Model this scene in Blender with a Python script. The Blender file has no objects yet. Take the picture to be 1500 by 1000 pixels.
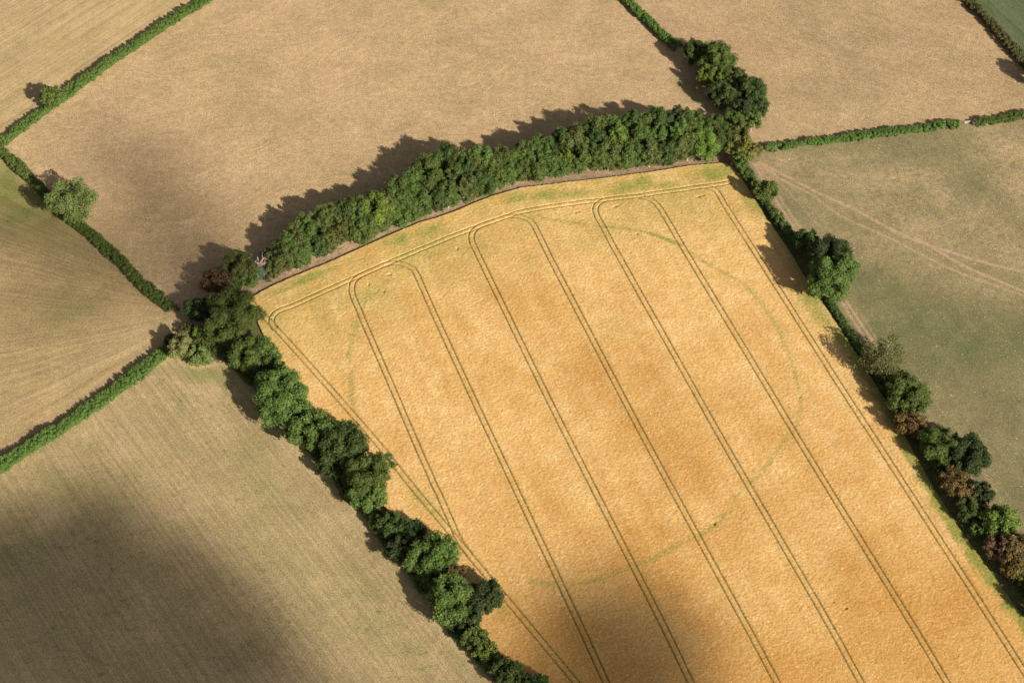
import bpy, math, random
import numpy as np
from mathutils import Vector

# ------------------------------------------------------------------ camera, sky, sun, exposure
SC = bpy.context.scene
COL = SC.collection
R = math.radians
PITCH = R(47.0); HGT = 507.0; FPX = 2890.0
cam_d = bpy.data.cameras.new('camera'); cam = bpy.data.objects.new('camera', cam_d); COL.objects.link(cam)
cam.location = (0, -HGT/math.tan(PITCH), HGT)
cam.rotation_euler = (R(90)-PITCH, 0, 0)
cam_d.sensor_width = 36; cam_d.lens = FPX/1500*36
cam_d.clip_start = 1.0; cam_d.clip_end = 12000
SC.camera = cam

SUN_AZ = R(40.0)      # how far right of straight towards the camera the sun stands
SUN_EL = R(29.0)
SUN = np.array([math.sin(SUN_AZ)*math.cos(SUN_EL), -math.cos(SUN_AZ)*math.cos(SUN_EL), math.sin(SUN_EL)])
w = bpy.data.worlds.new('World'); SC.world = w; w.use_nodes = True
nt = w.node_tree; bg = nt.nodes['Background']
sky = nt.nodes.new('ShaderNodeTexSky'); sky.sky_type = 'NISHITA'; sky.sun_disc = False
sky.sun_elevation = SUN_EL; sky.sun_rotation = R(180)-SUN_AZ
sky.air_density = 0.8; sky.dust_density = 2.5; sky.ozone_density = 0.5
hs0 = nt.nodes.new('ShaderNodeHueSaturation'); hs0.inputs['Saturation'].default_value = 0.35      # a half clouded sky
nt.links.new(sky.outputs[0], hs0.inputs['Color']); nt.links.new(hs0.outputs[0], bg.inputs[0]); bg.inputs[1].default_value = 0.05
sl = bpy.data.lights.new('sun', 'SUN'); sl.energy = 5.0; sl.angle = R(0.55); sl.color = (1.0, 0.92, 0.79)
so = bpy.data.objects.new('sun', sl); COL.objects.link(so)
so.rotation_euler = Vector(SUN).to_track_quat('Z', 'Y').to_euler()
so.location = (300, -300, 400)
SC.view_settings.view_transform = 'Standard'; SC.view_settings.look = 'None'
SC.view_settings.exposure = 0.6; SC.view_settings.gamma = 1.0
SC.render.engine = 'CYCLES'
SC.cycles.max_bounces = 6; SC.cycles.diffuse_bounces = 3; SC.cycles.transparent_max_bounces = 8
SC.cycles.volume_bounces = 0

# ------------------------------------------------------------------ survey: bearings in the photograph -> metres on the ground
CAMP = np.array(cam.location)
FW = np.array([0, math.cos(PITCH), -math.sin(PITCH)]); UPV = np.array([0, math.sin(PITCH), math.cos(PITCH)])
def P(px, py, z=0.0):
    d = FW*FPX + np.array([1.0, 0, 0])*(px-750) - UPV*(py-500)
    t = (z-CAMP[2])/d[2]
    q = CAMP + d*t
    return np.array([q[0], q[1]])
def PL(pts, z=0.0): return np.array([P(x, y, z) for x, y in pts])
def SCL(py): return math.cos(PITCH)*(py-500+FPX*math.tan(PITCH))/HGT      # pixels of the photo per metre

rng = np.random.default_rng(7); random.seed(7)

# ------------------------------------------------------------------ helpers
def tag(o, label=None, cat=None, group=None, kind=None):
    if label: o['label'] = label
    if cat: o['category'] = cat
    if group: o['group'] = group
    if kind: o['kind'] = kind
    return o
def link(name, me, mat=None, parent=None, loc=None):
    o = bpy.data.objects.new(name, me)
    if mat is not None: me.materials.append(mat)
    COL.objects.link(o)
    if parent is not None: o.parent = parent
    if loc is not None: o.location = loc
    return o
def empty(name, loc):
    o = bpy.data.objects.new(name, None); COL.objects.link(o); o.location = loc; o.empty_display_size = 1.0
    return o
def np_mesh(name, V, F, smooth=False, attrs=None, fattr=None):
    """V (n,3); F (m,k) with one k, or a list of such arrays"""
    Fs = F if isinstance(F, list) else [F]
    Fs = [f for f in Fs if len(f)]
    me = bpy.data.meshes.new(name)
    me.vertices.add(len(V)); me.vertices.foreach_set('co', np.ascontiguousarray(V, dtype=np.float32).ravel())
    nl = sum(f.size for f in Fs); npoly = sum(len(f) for f in Fs)
    me.loops.add(nl); me.loops.foreach_set('vertex_index', np.concatenate([f.ravel() for f in Fs]).astype(np.int32))
    me.polygons.add(npoly)
    st = []; off = 0
    for f in Fs:
        st.append(off + np.arange(len(f))*f.shape[1]); off += f.size
    me.polygons.foreach_set('loop_start', np.concatenate(st).astype(np.int32))
    me.polygons.foreach_set('use_smooth', np.full(npoly, smooth, dtype=bool))
    me.update(calc_edges=True)
    if attrs:
        for n, a in attrs.items():
            c = me.attributes.new(n, 'FLOAT_COLOR', 'POINT')
            rgba = np.ones((len(V), 4), dtype=np.float32); rgba[:, :a.shape[1]] = a
            c.data.foreach_set('color', rgba.ravel())
    if fattr is not None:
        c = me.attributes.new('tint', 'FLOAT', 'FACE'); c.data.foreach_set('value', fattr.astype(np.float32))
    return me
class MB:
    """collects small shapes for one mesh"""
    def __init__(s): s.v = []; s.f4 = []; s.f3 = []; s.n = 0
    def add(s, V, F):
        V = np.asarray(V, float); s.v.append(V)
        for f in F:
            (s.f4 if len(f) == 4 else s.f3).append([i+s.n for i in f])
        s.n += len(V)
    def tube(s, pts, rad, sides=7):
        pts = [np.asarray(p, float) for p in pts]; V = []; F = []
        for i, p in enumerate(pts):
            a = pts[max(i-1, 0)]; b = pts[min(i+1, len(pts)-1)]
            t = b-a; t = t/(np.linalg.norm(t)+1e-9)
            u = np.cross(t, [0.31, 0.17, 0.93] if abs(t[2]) < .9 else [1, 0, 0]); u /= np.linalg.norm(u)
            v = np.cross(t, u)
            for k in range(sides):
                A = 2*math.pi*k/sides
                V.append(p + rad[i]*(math.cos(A)*u + math.sin(A)*v))
        for i in range(len(pts)-1):
            for k in range(sides):
                k2 = (k+1) % sides
                F.append([i*sides+k, i*sides+k2, (i+1)*sides+k2, (i+1)*sides+k])
        e = (len(pts)-1)*sides
        V.append(pts[-1]); c = len(V)-1
        for k in range(sides): F.append([e+k, e+(k+1) % sides, c])
        s.add(V, F)
    def box(s, c, d, ax=(1, 0)):
        """box centred c, full sizes d (along ax, across, up)"""
        ax = np.array([ax[0], ax[1], 0.0]); ax /= np.linalg.norm(ax); ay = np.array([-ax[1], ax[0], 0]); az = np.array([0, 0, 1.0])
        V = []
        for sx in (-1, 1):
            for sy in (-1, 1):
                for sz in (-1, 1):
                    V.append(np.asarray(c)+ax*sx*d[0]/2+ay*sy*d[1]/2+az*sz*d[2]/2)
        s.add(V, [[0, 1, 3, 2], [4, 6, 7, 5], [0, 4, 5, 1], [2, 3, 7, 6], [0, 2, 6, 4], [1, 5, 7, 3]])
    def build(s, name, mat, parent=None, loc=None):
        me = np_mesh(name, np.concatenate(s.v), [np.array(s.f4, int).reshape(-1, 4), np.array(s.f3, int).reshape(-1, 3)])
        return link(name, me, mat, parent, loc)

# ------------------------------------------------------------------ noise and distances on grids
def vnoise(X, Y, scale, seed, ang=0.0, stretch=1.0):
    g = np.random.default_rng(seed); n = 257
    L = g.random((n, n))
    c, s_ = math.cos(ang), math.sin(ang)
    U = (X*c+Y*s_)/(scale*stretch)+1000.3; W = (-X*s_+Y*c)/scale+1000.7
    iu = np.floor(U).astype(int); iw = np.floor(W).astype(int)
    fu = U-iu; fw = W-iw; fu = fu*fu*(3-2*fu); fw = fw*fw*(3-2*fw)
    a = L[iu % n, iw % n]; b = L[(iu+1) % n, iw % n]; c_ = L[iu % n, (iw+1) % n]; d = L[(iu+1) % n, (iw+1) % n]
    return (a*(1-fu)+b*fu)*(1-fw)+(c_*(1-fu)+d*fu)*fw
def seg_dist(X, Y, pts, lim=6.0, closed=False):
    """distance to a polyline for grid arrays X[i,j] (i along x, j along y)"""
    D = np.full(X.shape, 1e3)
    xs = X[:, 0]; ys = Y[0, :]
    P_ = np.vstack([pts, pts[:1]]) if closed else pts
    for a, b in zip(P_[:-1], P_[1:]):
        i0 = np.searchsorted(xs, min(a[0], b[0])-lim); i1 = np.searchsorted(xs, max(a[0], b[0])+lim)
        j0 = np.searchsorted(ys, min(a[1], b[1])-lim); j1 = np.searchsorted(ys, max(a[1], b[1])+lim)
        if i1 <= i0 or j1 <= j0: continue
        x = X[i0:i1, j0:j1]-a[0]; y = Y[i0:i1, j0:j1]-a[1]
        d = b-a; L2 = d @ d+1e-9
        t = np.clip((x*d[0]+y*d[1])/L2, 0, 1)
        dd = np.hypot(x-t*d[0], y-t*d[1])
        D[i0:i1, j0:j1] = np.minimum(D[i0:i1, j0:j1], dd)
    return D
def inside(X, Y, poly):
    ins = np.zeros(X.shape, bool); n = len(poly)
    for k in range(n):
        x1, y1 = poly[k]; x2, y2 = poly[(k+1) % n]
        if y1 == y2: continue
        c = ((Y < y1) != (Y < y2)) & (X < (x2-x1)*(Y-y1)/(y2-y1)+x1)
        ins ^= c
    return ins
def smooth_poly(pts, n=4):
    """Catmull-Rom through the points"""
    pts = np.asarray(pts, float); q = np.vstack([2*pts[0]-pts[1], pts, 2*pts[-1]-pts[-2]]); out = []
    for i in range(1, len(q)-2):
        p0, p1, p2, p3 = q[i-1:i+3]
        for k in range(n):
            t = k/n
            out.append(.5*((2*p1)+(-p0+p2)*t+(2*p0-5*p1+4*p2-p3)*t*t+(-p0+3*p1-3*p2+p3)*t**3))
    out.append(pts[-1]); return np.array(out)
def sstep(a, b, x):
    t = np.clip((x-a)/(b-a), 0, 1); return t*t*(3-2*t)
def blobs(X, Y, lst):
    """lst of (px,py,rx_m,ry_m,angle_deg,strength): soft patches standing on the ground"""
    A = np.zeros(X.shape)
    for px, py, rx, ry, an, st in lst:
        c = P(px, py); ca, sa = math.cos(R(an)), math.sin(R(an))
        u = ((X-c[0])*ca+(Y-c[1])*sa)/rx; v = (-(X-c[0])*sa+(Y-c[1])*ca)/ry
        A = np.maximum(A, st*np.exp(-(u*u+v*v)))
    return A
def grid_sheet(name, poly, step, z, func, mat, smooth=True, edge_z=None):
    """sheet over poly (world metres) as a grid snapped to the boundary. func(X,Y,inside) -> (Z, feat)"""
    x0, y0 = poly.min(0)-step*2; x1, y1 = poly.max(0)+step*2
    xs = np.arange(x0, x1, step); ys = np.arange(y0, y1, step)
    X, Y = np.meshgrid(xs, ys, indexing='ij')
    ins = inside(X, Y, poly)
    Z, feat = func(X, Y)
    cell = ins[:-1, :-1] & ins[1:, :-1] & ins[1:, 1:] & ins[:-1, 1:]
    anyc = (ins[:-1, :-1] | ins[1:, :-1] | ins[1:, 1:] | ins[:-1, 1:])
    used = np.zeros(X.shape, bool)
    for sl_ in ((slice(0, -1), slice(0, -1)), (slice(1, None), slice(0, -1)), (slice(1, None), slice(1, None)), (slice(0, -1), slice(1, None))):
        used[sl_] |= anyc
    idx = np.full(X.shape, -1); idx[used] = np.arange(used.sum())
    V = np.stack([X[used], Y[used], Z[used]+z], 1)
    out = ~ins[used]
    q = V[out, :2]; best = np.full(len(q), 1e9); bp = q.copy()
    PP = np.vstack([poly, poly[:1]])
    for a, b in zip(PP[:-1], PP[1:]):
        d = b-a; t = np.clip(((q-a) @ d)/(d @ d+1e-9), 0, 1); c = a+t[:, None]*d; dd = np.hypot(*(q-c).T)
        m = dd < best; best[m] = dd[m]; bp[m] = c[m]
    V[out, :2] = bp
    if edge_z is not None: V[out, 2] = edge_z
    ci, cj = np.nonzero(anyc)
    F = np.stack([idx[ci, cj], idx[ci+1, cj], idx[ci+1, cj+1], idx[ci, cj+1]], 1)
    me = np_mesh(name, V, F, smooth, attrs={'feat': feat[used]})
    return tag(link(name, me, mat), kind='structure')

# ------------------------------------------------------------------ materials
def nodes(name):
    m = bpy.data.materials.new(name); m.use_nodes = True; t = m.node_tree
    return m, t, t.nodes['Principled BSDF']
class N:
    def __init__(s, t): s.t = t
    def n(s, typ, **kw):
        x = s.t.nodes.new(typ)
        for k, v in kw.items(): setattr(x, k, v)
        return x
    def l(s, a, b): s.t.links.new(a, b)
    def val(s, x, inp):
        if isinstance(x, (int, float)): inp.default_value = x
        elif isinstance(x, (tuple, list)): inp.default_value = (*x, 1.0) if len(x) == 3 and len(inp.default_value) == 4 else x
        else: s.l(x, inp)
    def math(s, op, a, b=0.0, c=None):
        x = s.n('ShaderNodeMath', operation=op); s.val(a, x.inputs[0]); s.val(b, x.inputs[1])
        if c is not None: s.val(c, x.inputs[2])
        return x.outputs[0]
    def ramp(s, f, a, b, lo=0.0, hi=1.0):
        x = s.n('ShaderNodeMapRange', interpolation_type='SMOOTHSTEP'); s.val(f, x.inputs[0])
        x.inputs[1].default_value = a; x.inputs[2].default_value = b; x.inputs[3].default_value = lo; x.inputs[4].default_value = hi
        return x.outputs[0]
    def mix(s, f, a, b):
        x = s.n('ShaderNodeMix', data_type='RGBA'); s.val(f, x.inputs[0]); s.val(a, x.inputs[6]); s.val(b, x.inputs[7]); return x.outputs[2]
    def mul(s, a, b):
        x = s.n('ShaderNodeMix', data_type='RGBA', blend_type='MULTIPLY'); x.inputs[0].default_value = 1
        s.val(a, x.inputs[6]); s.val(b, x.inputs[7]); return x.outputs[2]
    def grey(s, f):
        x = s.n('ShaderNodeCombineColor'); s.l(f, x.inputs[0]); s.l(f, x.inputs[1]); s.l(f, x.inputs[2]); return x.outputs[0]
    def noise(s, vec, scale, detail=2.0, rough=0.5, dist=0.0):
        x = s.n('ShaderNodeTexNoise'); s.l(vec, x.inputs['Vector']); x.inputs['Scale'].default_value = scale
        x.inputs['Detail'].default_value = detail; x.inputs['Roughness'].default_value = rough; x.inputs['Distortion'].default_value = dist
        return x.outputs[0]
    def mapping(s, vec, rot=0.0, scale=(1, 1, 1), loc=(0, 0, 0)):
        a = s.n('ShaderNodeMapping'); s.l(vec, a.inputs[0]); a.inputs['Rotation'].default_value = (0, 0, rot)
        b = s.n('ShaderNodeMapping'); s.l(a.outputs[0], b.inputs[0]); b.inputs['Scale'].default_value = scale; b.inputs['Location'].default_value = loc
        return b.outputs[0]

def field_mat(name, base, dark, light, green, flecks=0.0, stripe_dir=None, stripe=0.0, stripe_w=1.6, fan=None, grain=0.35, bump=0.5,
              track=(0.40, 0.27, 0.17), speck=0.0, speck_col=(0.10, 0.09, 0.05), pale=(0.5, 0.38, 0.2), rough=0.95, green_amt=0.25, wobble=0.0):
    m, t, b = nodes(name); q = N(t)
    geo = q.n('ShaderNodeNewGeometry'); pos = geo.outputs['Position']
    at = q.n('ShaderNodeAttribute', attribute_name='feat'); sep = q.n('ShaderNodeSeparateColor'); q.l(at.outputs['Color'], sep.inputs[0])
    n1 = q.noise(pos, 0.018, 3, 0.6); n2 = q.noise(pos, 0.11, 3, 0.6); n3 = q.noise(pos, 0.45, 4, 0.75, 0.6); n4 = q.noise(pos, 2.1, 2, 0.8, 0.3)
    col = q.mix(q.ramp(n1, 0.35, 0.65), dark, base)
    col = q.mix(q.ramp(n2, 0.42, 0.72, 0, 0.65), col, light)
    gm = q.math('MULTIPLY', q.ramp(q.noise(pos, 0.35, 4, 0.7), 0.52, 0.72), q.ramp(q.noise(q.mapping(pos, 0, (1, 1, 1), (40, 7, 0)), 0.03, 2, 0.5), 0.4, 0.65, 0.25, 1))
    gm = q.math('MULTIPLY', gm, green_amt)
    gm = q.math('ADD', gm, q.math('MULTIPLY', sep.outputs[0], q.ramp(n3, 0.2, 0.75, 0.45, 1.15)))
    x = q.n('ShaderNodeClamp'); q.l(gm, x.inputs[0])
    col = q.mix(x.outputs[0], col, green)
    pm = q.math('MULTIPLY', sep.outputs[1], q.ramp(q.noise(pos, 0.5, 4, 0.7), 0.3, 0.66, 0.15, 1.0))
    col = q.mix(pm, col, pale)
    f = None
    if stripe_dir is not None:
        vec = pos
        if wobble:
            nw = q.n('ShaderNodeTexNoise'); q.l(pos, nw.inputs['Vector']); nw.inputs['Scale'].default_value = 0.012
            sc = q.n('ShaderNodeVectorMath', operation='SCALE'); q.l(nw.outputs['Color'], sc.inputs[0]); sc.inputs['Scale'].default_value = wobble
            ad = q.n('ShaderNodeVectorMath', operation='ADD'); q.l(pos, ad.inputs[0]); q.l(sc.outputs[0], ad.inputs[1]); vec = ad.outputs[0]
        v = q.mapping(vec, -stripe_dir, (0.012, 1/stripe_w, 1))
        f = q.noise(v, 1.0, 3, 0.62)
    if fan is not None:
        sx = q.n('ShaderNodeSeparateXYZ'); q.l(pos, sx.inputs[0])
        dx = q.math('SUBTRACT', sx.outputs[0], float(fan[0])); dy = q.math('SUBTRACT', sx.outputs[1], float(fan[1]))
        wob = q.math('MULTIPLY', q.noise(pos, 0.012, 2, 0.5), 0.22)
        an = q.math('ADD', q.math('ARCTAN2', dy, dx), wob)
        rr = q.math('SQRT', q.math('ADD', q.math('MULTIPLY', dx, dx), q.math('MULTIPLY', dy, dy)))
        cb = q.n('ShaderNodeCombineXYZ'); q.l(q.math('MULTIPLY', an, 38.0), cb.inputs[0]); q.l(q.math('MULTIPLY', rr, 0.014), cb.inputs[1])
        f = q.noise(cb.outputs[0], 1.0, 3, 0.6)
    if f is not None:
        col = q.mul(col, q.grey(q.ramp(f, 0.3, 0.7, 1-stripe, 1+stripe)))
    g3 = q.ramp(n3, 0.34, 0.66, 1-grain*0.5, 1+grain*0.4); g4 = q.ramp(n4, 0.3, 0.7, 1-grain*1.5, 1+grain*1.3)
    col = q.mix(q.math('MULTIPLY', q.ramp(q.noise(pos, 1.2, 2, 0.6, 1.0), 0.60, 0.70), grain*1.6), col, dark if not speck else speck_col)
    col = q.mul(col, q.grey(q.ramp(q.noise(q.mapping(pos, 0, (1, 1, 1), (9, 90, 0)), 0.045, 5, 0.65), 0.35, 0.65, 0.93, 1.06)))
    col = q.mul(col, q.grey(q.math('MULTIPLY', g3, g4)))
    if speck:
        sp = q.math('MULTIPLY', q.ramp(q.noise(pos, 0.75, 2, 0.6, 0.6), 0.635, 0.72), speck)
        col = q.mix(sp, col, speck_col)
    if flecks:
        fl = q.math('MULTIPLY', q.ramp(q.noise(q.mapping(pos, 0, (1, 1, 1), (33, 4, 0)), 1.3, 1, 0.5, 0.4), 0.715, 0.75), flecks)
        col = q.mix(fl, col, (0.55, 0.50, 0.38))
    tm = q.math('MULTIPLY', sep.outputs[2], q.math('MULTIPLY', q.ramp(n3, 0.3, 0.65, 0.35, 1.0), q.ramp(n4, 0.3, 0.6, 0.6, 1.0)))
    col = q.mix(tm, col, track)
    q.l(col, b.inputs['Base Color']); b.inputs['Roughness'].default_value = rough; b.inputs['Specular IOR Level'].default_value = 0.12
    bp = q.n('ShaderNodeBump'); bp.inputs['Strength'].default_value = bump; bp.inputs['Distance'].default_value = 0.25
    hgt = q.math('ADD', q.math('MULTIPLY', n3, 0.8), q.math('MULTIPLY', n4, 0.6))
    if f is not None: hgt = q.math('ADD', hgt, q.math('MULTIPLY', f, 0.6))
    q.l(hgt, bp.inputs['Height']); q.l(bp.outputs[0], b.inputs['Normal'])
    return m

def crop_mat():
    m, t, b = nodes('ripe_crop'); q = N(t)
    geo = q.n('ShaderNodeNewGeometry'); pos = geo.outputs['Position']
    at = q.n('ShaderNodeAttribute', attribute_name='feat'); sep = q.n('ShaderNodeSeparateColor'); q.l(at.outputs['Color'], sep.inputs[0])
    n1 = q.noise(pos, 0.03, 4, 0.6); n2 = q.noise(pos, 0.2, 3, 0.6); n3 = q.noise(pos, 1.35, 3, 0.7, 0.8); n4 = q.noise(pos, 2.6, 2, 0.7)
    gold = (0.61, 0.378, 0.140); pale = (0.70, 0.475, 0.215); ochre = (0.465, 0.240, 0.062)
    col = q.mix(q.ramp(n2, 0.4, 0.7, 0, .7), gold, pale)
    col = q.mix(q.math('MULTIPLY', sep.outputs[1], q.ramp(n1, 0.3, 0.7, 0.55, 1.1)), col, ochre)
    col = q.mix(q.ramp(n3, 0.5, 0.70, 0, 0.6), col, (0.43, 0.235, 0.07))
    col = q.mix(q.ramp(q.noise(pos, 1.6, 2, 0.6, 1.2), 0.58, 0.70, 0, 0.55), col, (0.33, 0.20, 0.055))
    col = q.mix(q.ramp(q.noise(q.mapping(pos, 0, (1, 1, 1), (50, 9, 0)), 1.5, 2, 0.6, 1.2), 0.58, 0.70, 0, 0.5), col, (0.82, 0.6, 0.32))
    gr = q.math('MULTIPLY', sep.outputs[0], q.ramp(n3, 0.25, 0.75, 0.55, 1.2))
    x = q.n('ShaderNodeClamp'); q.l(gr, x.inputs[0])
    col = q.mix(x.outputs[0], col, (0.205, 0.225, 0.045))
    st = q.noise(q.mapping(pos, -STEEP, (0.02, 0.8, 1)), 1.0, 2, 0.6)
    col = q.mul(col, q.grey(q.ramp(st, 0.3, 0.7, 0.95, 1.05)))
    g = q.math('MULTIPLY', q.ramp(n3, 0.3, 0.7, 1.1, 0.88), q.ramp(n4, 0.3, 0.7, 0.86, 1.14))
    col = q.mul(col, q.grey(g))
    col = q.mix(q.math('MULTIPLY', sep.outputs[2], q.ramp(n4, 0.2, 0.8, 0.75, 1.0)), col, (0.085, 0.078, 0.022))
    q.l(col, b.inputs['Base Color']); b.inputs['Roughness'].default_value = 0.8; b.inputs['Specular IOR Level'].default_value = 0.2
    bp = q.n('ShaderNodeBump'); bp.inputs['Strength'].default_value = 0.5; bp.inputs['Distance'].default_value = 0.12
    q.l(n4, bp.inputs['Height']); q.l(bp.outputs[0], b.inputs['Normal'])
    return m

def leaf_mat(name, dark, light, jitter=0.12):
    m, t, b = nodes(name); q = N(t)
    at = q.n('ShaderNodeAttribute', attribute_name='tint'); oi = q.n('ShaderNodeObjectInfo')
    col = q.mix(at.outputs['Fac'], dark, light)
    hs = q.n('ShaderNodeHueSaturation'); q.l(col, hs.inputs['Color'])
    q.l(q.ramp(oi.outputs['Random'], 0, 1, 0.5-jitter*0.16, 0.5+jitter*0.1), hs.inputs['Hue'])
    q.l(q.ramp(oi.outputs['Random'], 0, 1, 1-jitter*1.4, 1+jitter*1.2), hs.inputs['Value'])
    q.l(hs.outputs[0], b.inputs['Base Color']); b.inputs['Roughness'].default_value = 0.55; b.inputs['Specular IOR Level'].default_value = 0.25
    tr = q.n('ShaderNodeBsdfTranslucent'); q.l(hs.outputs[0], tr.inputs[0])
    ms = q.n('ShaderNodeMixShader'); ms.inputs[0].default_value = 0.22; q.l(b.outputs[0], ms.inputs[1]); q.l(tr.outputs[0], ms.inputs[2])
    q.l(ms.outputs[0], t.nodes['Material Output'].inputs['Surface'])
    return m
def plain_mat(name, c1, c2, scale=4.0, rough=0.85, metal=0.0):
    m, t, b = nodes(name); q = N(t)
    tc = q.n('ShaderNodeTexCoord')
    q.l(q.mix(q.noise(tc.outputs['Object'], scale, 4, 0.65), c1, c2), b.inputs['Base Color'])
    b.inputs['Roughness'].default_value = rough; b.inputs['Metallic'].default_value = metal
    return m

# ------------------------------------------------------------------ lines of the land (photo bearings)
HA = [(-60, 246), (3, 208), (27, 189), (54, 168), (89, 143), (130, 113), (162, 89), (203, 62), (243, 35), (273, 16), (297, 1), (345, -28), (420, -80)]
HB = [(-4, 216), (4, 222), (29, 246), (59, 275), (88, 308), (123, 334), (154, 362), (183, 388), (200, 408), (230, 433), (256, 456)]
HC = [(-80, 742), (27, 664), (81, 631), (135, 594), (189, 556), (230, 524), (247, 508)]
HG = [(860, -60), (905, -14), (930, 11), (954, 34), (978, 57), (994, 68)]
HH = [(1122, 217), (1170, 209), (1224, 204), (1300, 193), (1360, 187), (1405, 180)]
HH2 = [(1428, 178), (1462, 175), (1500, 168), (1600, 150)]
HI = [(1370, -45), (1415, -4), (1430, 12), (1452, 34), (1475, 61), (1495, 82), (1530, 112), (1600, 160)]
HJ1 = [(1088, 242), (1096, 258), (1112, 282), (1131, 308), (1147, 330), (1164, 352), (1180, 372)]
HJ2 = [(1214, 436), (1222, 450), (1234, 470), (1251, 497), (1268, 520)]
HJ3 = [(1268, 520), (1290, 548), (1320, 590), (1350, 635), (1385, 680), (1415, 722), (1445, 770), (1475, 812), (1510, 862), (1560, 935)]
HD = [(300, 500), (345, 520), (390, 570), (430, 620), (470, 665), (510, 712), (548, 756), (590, 806), (630, 860), (675, 918), (712, 960), (750, 1010), (800, 1075)]
E_BASE = [(345, 425), (380, 413), (420, 399), (465, 379), (509, 361), (540, 348), (571, 337), (614, 320), (660, 305), (690, 296), (714, 287), (738, 273), (790, 263), (830, 257), (884, 251), (960, 243), (995, 238), (1051, 228), (1066, 226)]
CROP_TOP = [(362, 441), (380, 430), (400, 419), (425, 408), (480, 386), (520, 368), (560, 350), (614, 327), (640, 320), (668, 310), (700, 296), (722, 288), (763, 276), (800, 272), (830, 268), (884, 262), (960, 252), (1008, 244), (1054, 240), (1064, 241)]
CROP_R = [(1076, 247), (1086, 260), (1095, 275), (1108, 298), (1123, 320), (1158, 371), (1190, 425), (1212, 455), (1236, 490), (1254, 518), (1286, 569), (1305, 599), (1327, 642), (1362, 705), (1400, 768), (1436, 818), (1462, 854), (1500, 905), (1600, 1045), (1640, 1100)]
CROP_L = [(820, 1100), (790, 1010), (760, 985), (733, 960), (707, 925), (660, 866), (600, 790), (548, 725), (500, 664), (450, 600), (408, 540), (380, 480)]
# tramline centre lines
L0 = [(366, 442), (380, 458), (400, 478), (430, 511), (465, 550), (500, 589.5), (561, 660), (600, 709.5), (667.5, 790), (780, 924.5), (843, 1000), (926, 1100)]
HL = [(403, 484), (398, 476), (398, 468), (403, 460.5), (412, 455), (430, 448.5), (470, 430.5), (500, 417), (545, 397), (570, 386), (595, 375.5), (607, 370.5), (630, 361), (660, 348.5), (690, 337.5), (710, 330), (740, 319.5), (760, 312.5), (790, 306.7), (810, 303.6), (850, 298), (880, 294.8), (900, 292), (940, 287.5), (960, 284.5), (1000, 279.2), (1020, 275.5), (1050, 272), (1072, 268)]
T1 = [(545, 397), (535, 401.5), (525.5, 406.5), (518, 413), (515, 422), (515.7, 432), (520.2, 444), (526, 457), (531, 470), (570.3, 560), (613, 660), (626.5, 690), (635, 710), (641.8, 723.5), (649, 740), (656, 755.5), (662.5, 770), (670, 788), (690, 817)]
T2 = [(545, 397), (564.5, 389), (576.5, 386.3), (589, 387.5), (599, 391.5), (606.5, 397.5), (612.5, 409), (621.5, 429.5), (630.5, 450), (639.5, 470), (681, 560), (727.8, 660), (841, 900), (887, 1000), (933, 1100)]
T3 = [(730, 323), (709, 330), (699.5, 334.5), (692.5, 341), (690.2, 348.5), (692, 358.5), (697.5, 370), (704.5, 384.5), (712, 400), (790, 560), (840, 660), (962.5, 900), (1011, 1000), (1060, 1100)]
T4 = [(730, 323), (746, 318), (759, 318.2), (770, 321.2), (779.5, 328.5), (786.5, 341), (795.4, 359), (805.6, 380), (815, 398), (899.5, 560), (952.3, 660), (1083, 900), (1137, 1000), (1191, 1100)]
T5 = [(910, 291), (889, 293.8), (880, 296.8), (873.2, 302.5), (871.7, 310), (875, 320), (882.5, 333.5), (893, 353), (902, 370), (1009, 560), (1065.3, 660), (1204.7, 900), (1260, 1000), (1316, 1100)]
T6 = [(905, 291.5), (933, 289), (945, 291.2), (955, 295.2), (963.5, 303), (971, 314.5), (983.5, 335.5), (1003.5, 370), (1118, 560), (1178, 660), (1325.5, 900), (1385.5, 1000), (1446, 1100)]
T7 = [(1015, 276.5), (1031, 275), (1041, 276.7), (1048.5, 281), (1054, 289.5), (1061, 302), (1079, 330), (1225.5, 560), (1290.5, 660), (1445, 900), (1509, 1000), (1573, 1100)]
a_, b_ = P(815, 398), P(1083, 900); STEEP = math.atan2(*(b_-a_)[::-1])
RING = [[(785, 317), (800, 322), (840, 328), (895, 335), (935, 340), (967, 349), (995, 361)],
        [(1010, 372), (1030, 385), (1059, 401), (1092, 420), (1113, 445), (1135, 477), (1149, 505), (1159, 532), (1170, 570), (1173, 595), (1167, 624), (1143, 654), (1124, 686), (1100, 708), (1075, 732), (1059, 762)],
        [(1059, 762), (1030, 783), (987, 803), (947, 824), (915, 837), (867, 853), (827, 860), (800, 857), (773, 851)],
        [(600, 392), (560, 410), (540, 432), (528, 460), (516, 497), (511, 524), (514, 551), (516, 583), (524, 615)]]

# ------------------------------------------------------------------ the ground and the fields
tan_a = dict(base=(0.40, 0.285, 0.155), dark=(0.345, 0.25, 0.135), light=(0.46, 0.33, 0.185), green=(0.155, 0.165, 0.06))
M_ground = field_mat('dry_grassland', **tan_a, grain=0.2)
def sheet_quad(name, half, z, mat):
    n = 60; xs = np.linspace(-half, half, n)
    X, Y = np.meshgrid(xs, xs, indexing='ij'); V = np.stack([X.ravel(), Y.ravel(), np.full(X.size, z)], 1)
    i, j = np.meshgrid(np.arange(n-1), np.arange(n-1), indexing='ij'); i = i.ravel(); j = j.ravel()
    F = np.stack([i*n+j, (i+1)*n+j, (i+1)*n+j+1, i*n+j+1], 1)
    me = np_mesh(name, V, F, attrs={'feat': np.zeros((len(V), 3))})
    return tag(link(name, me, mat), kind='structure')
sheet_quad('ground', 4000, -0.06, M_ground)

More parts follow.
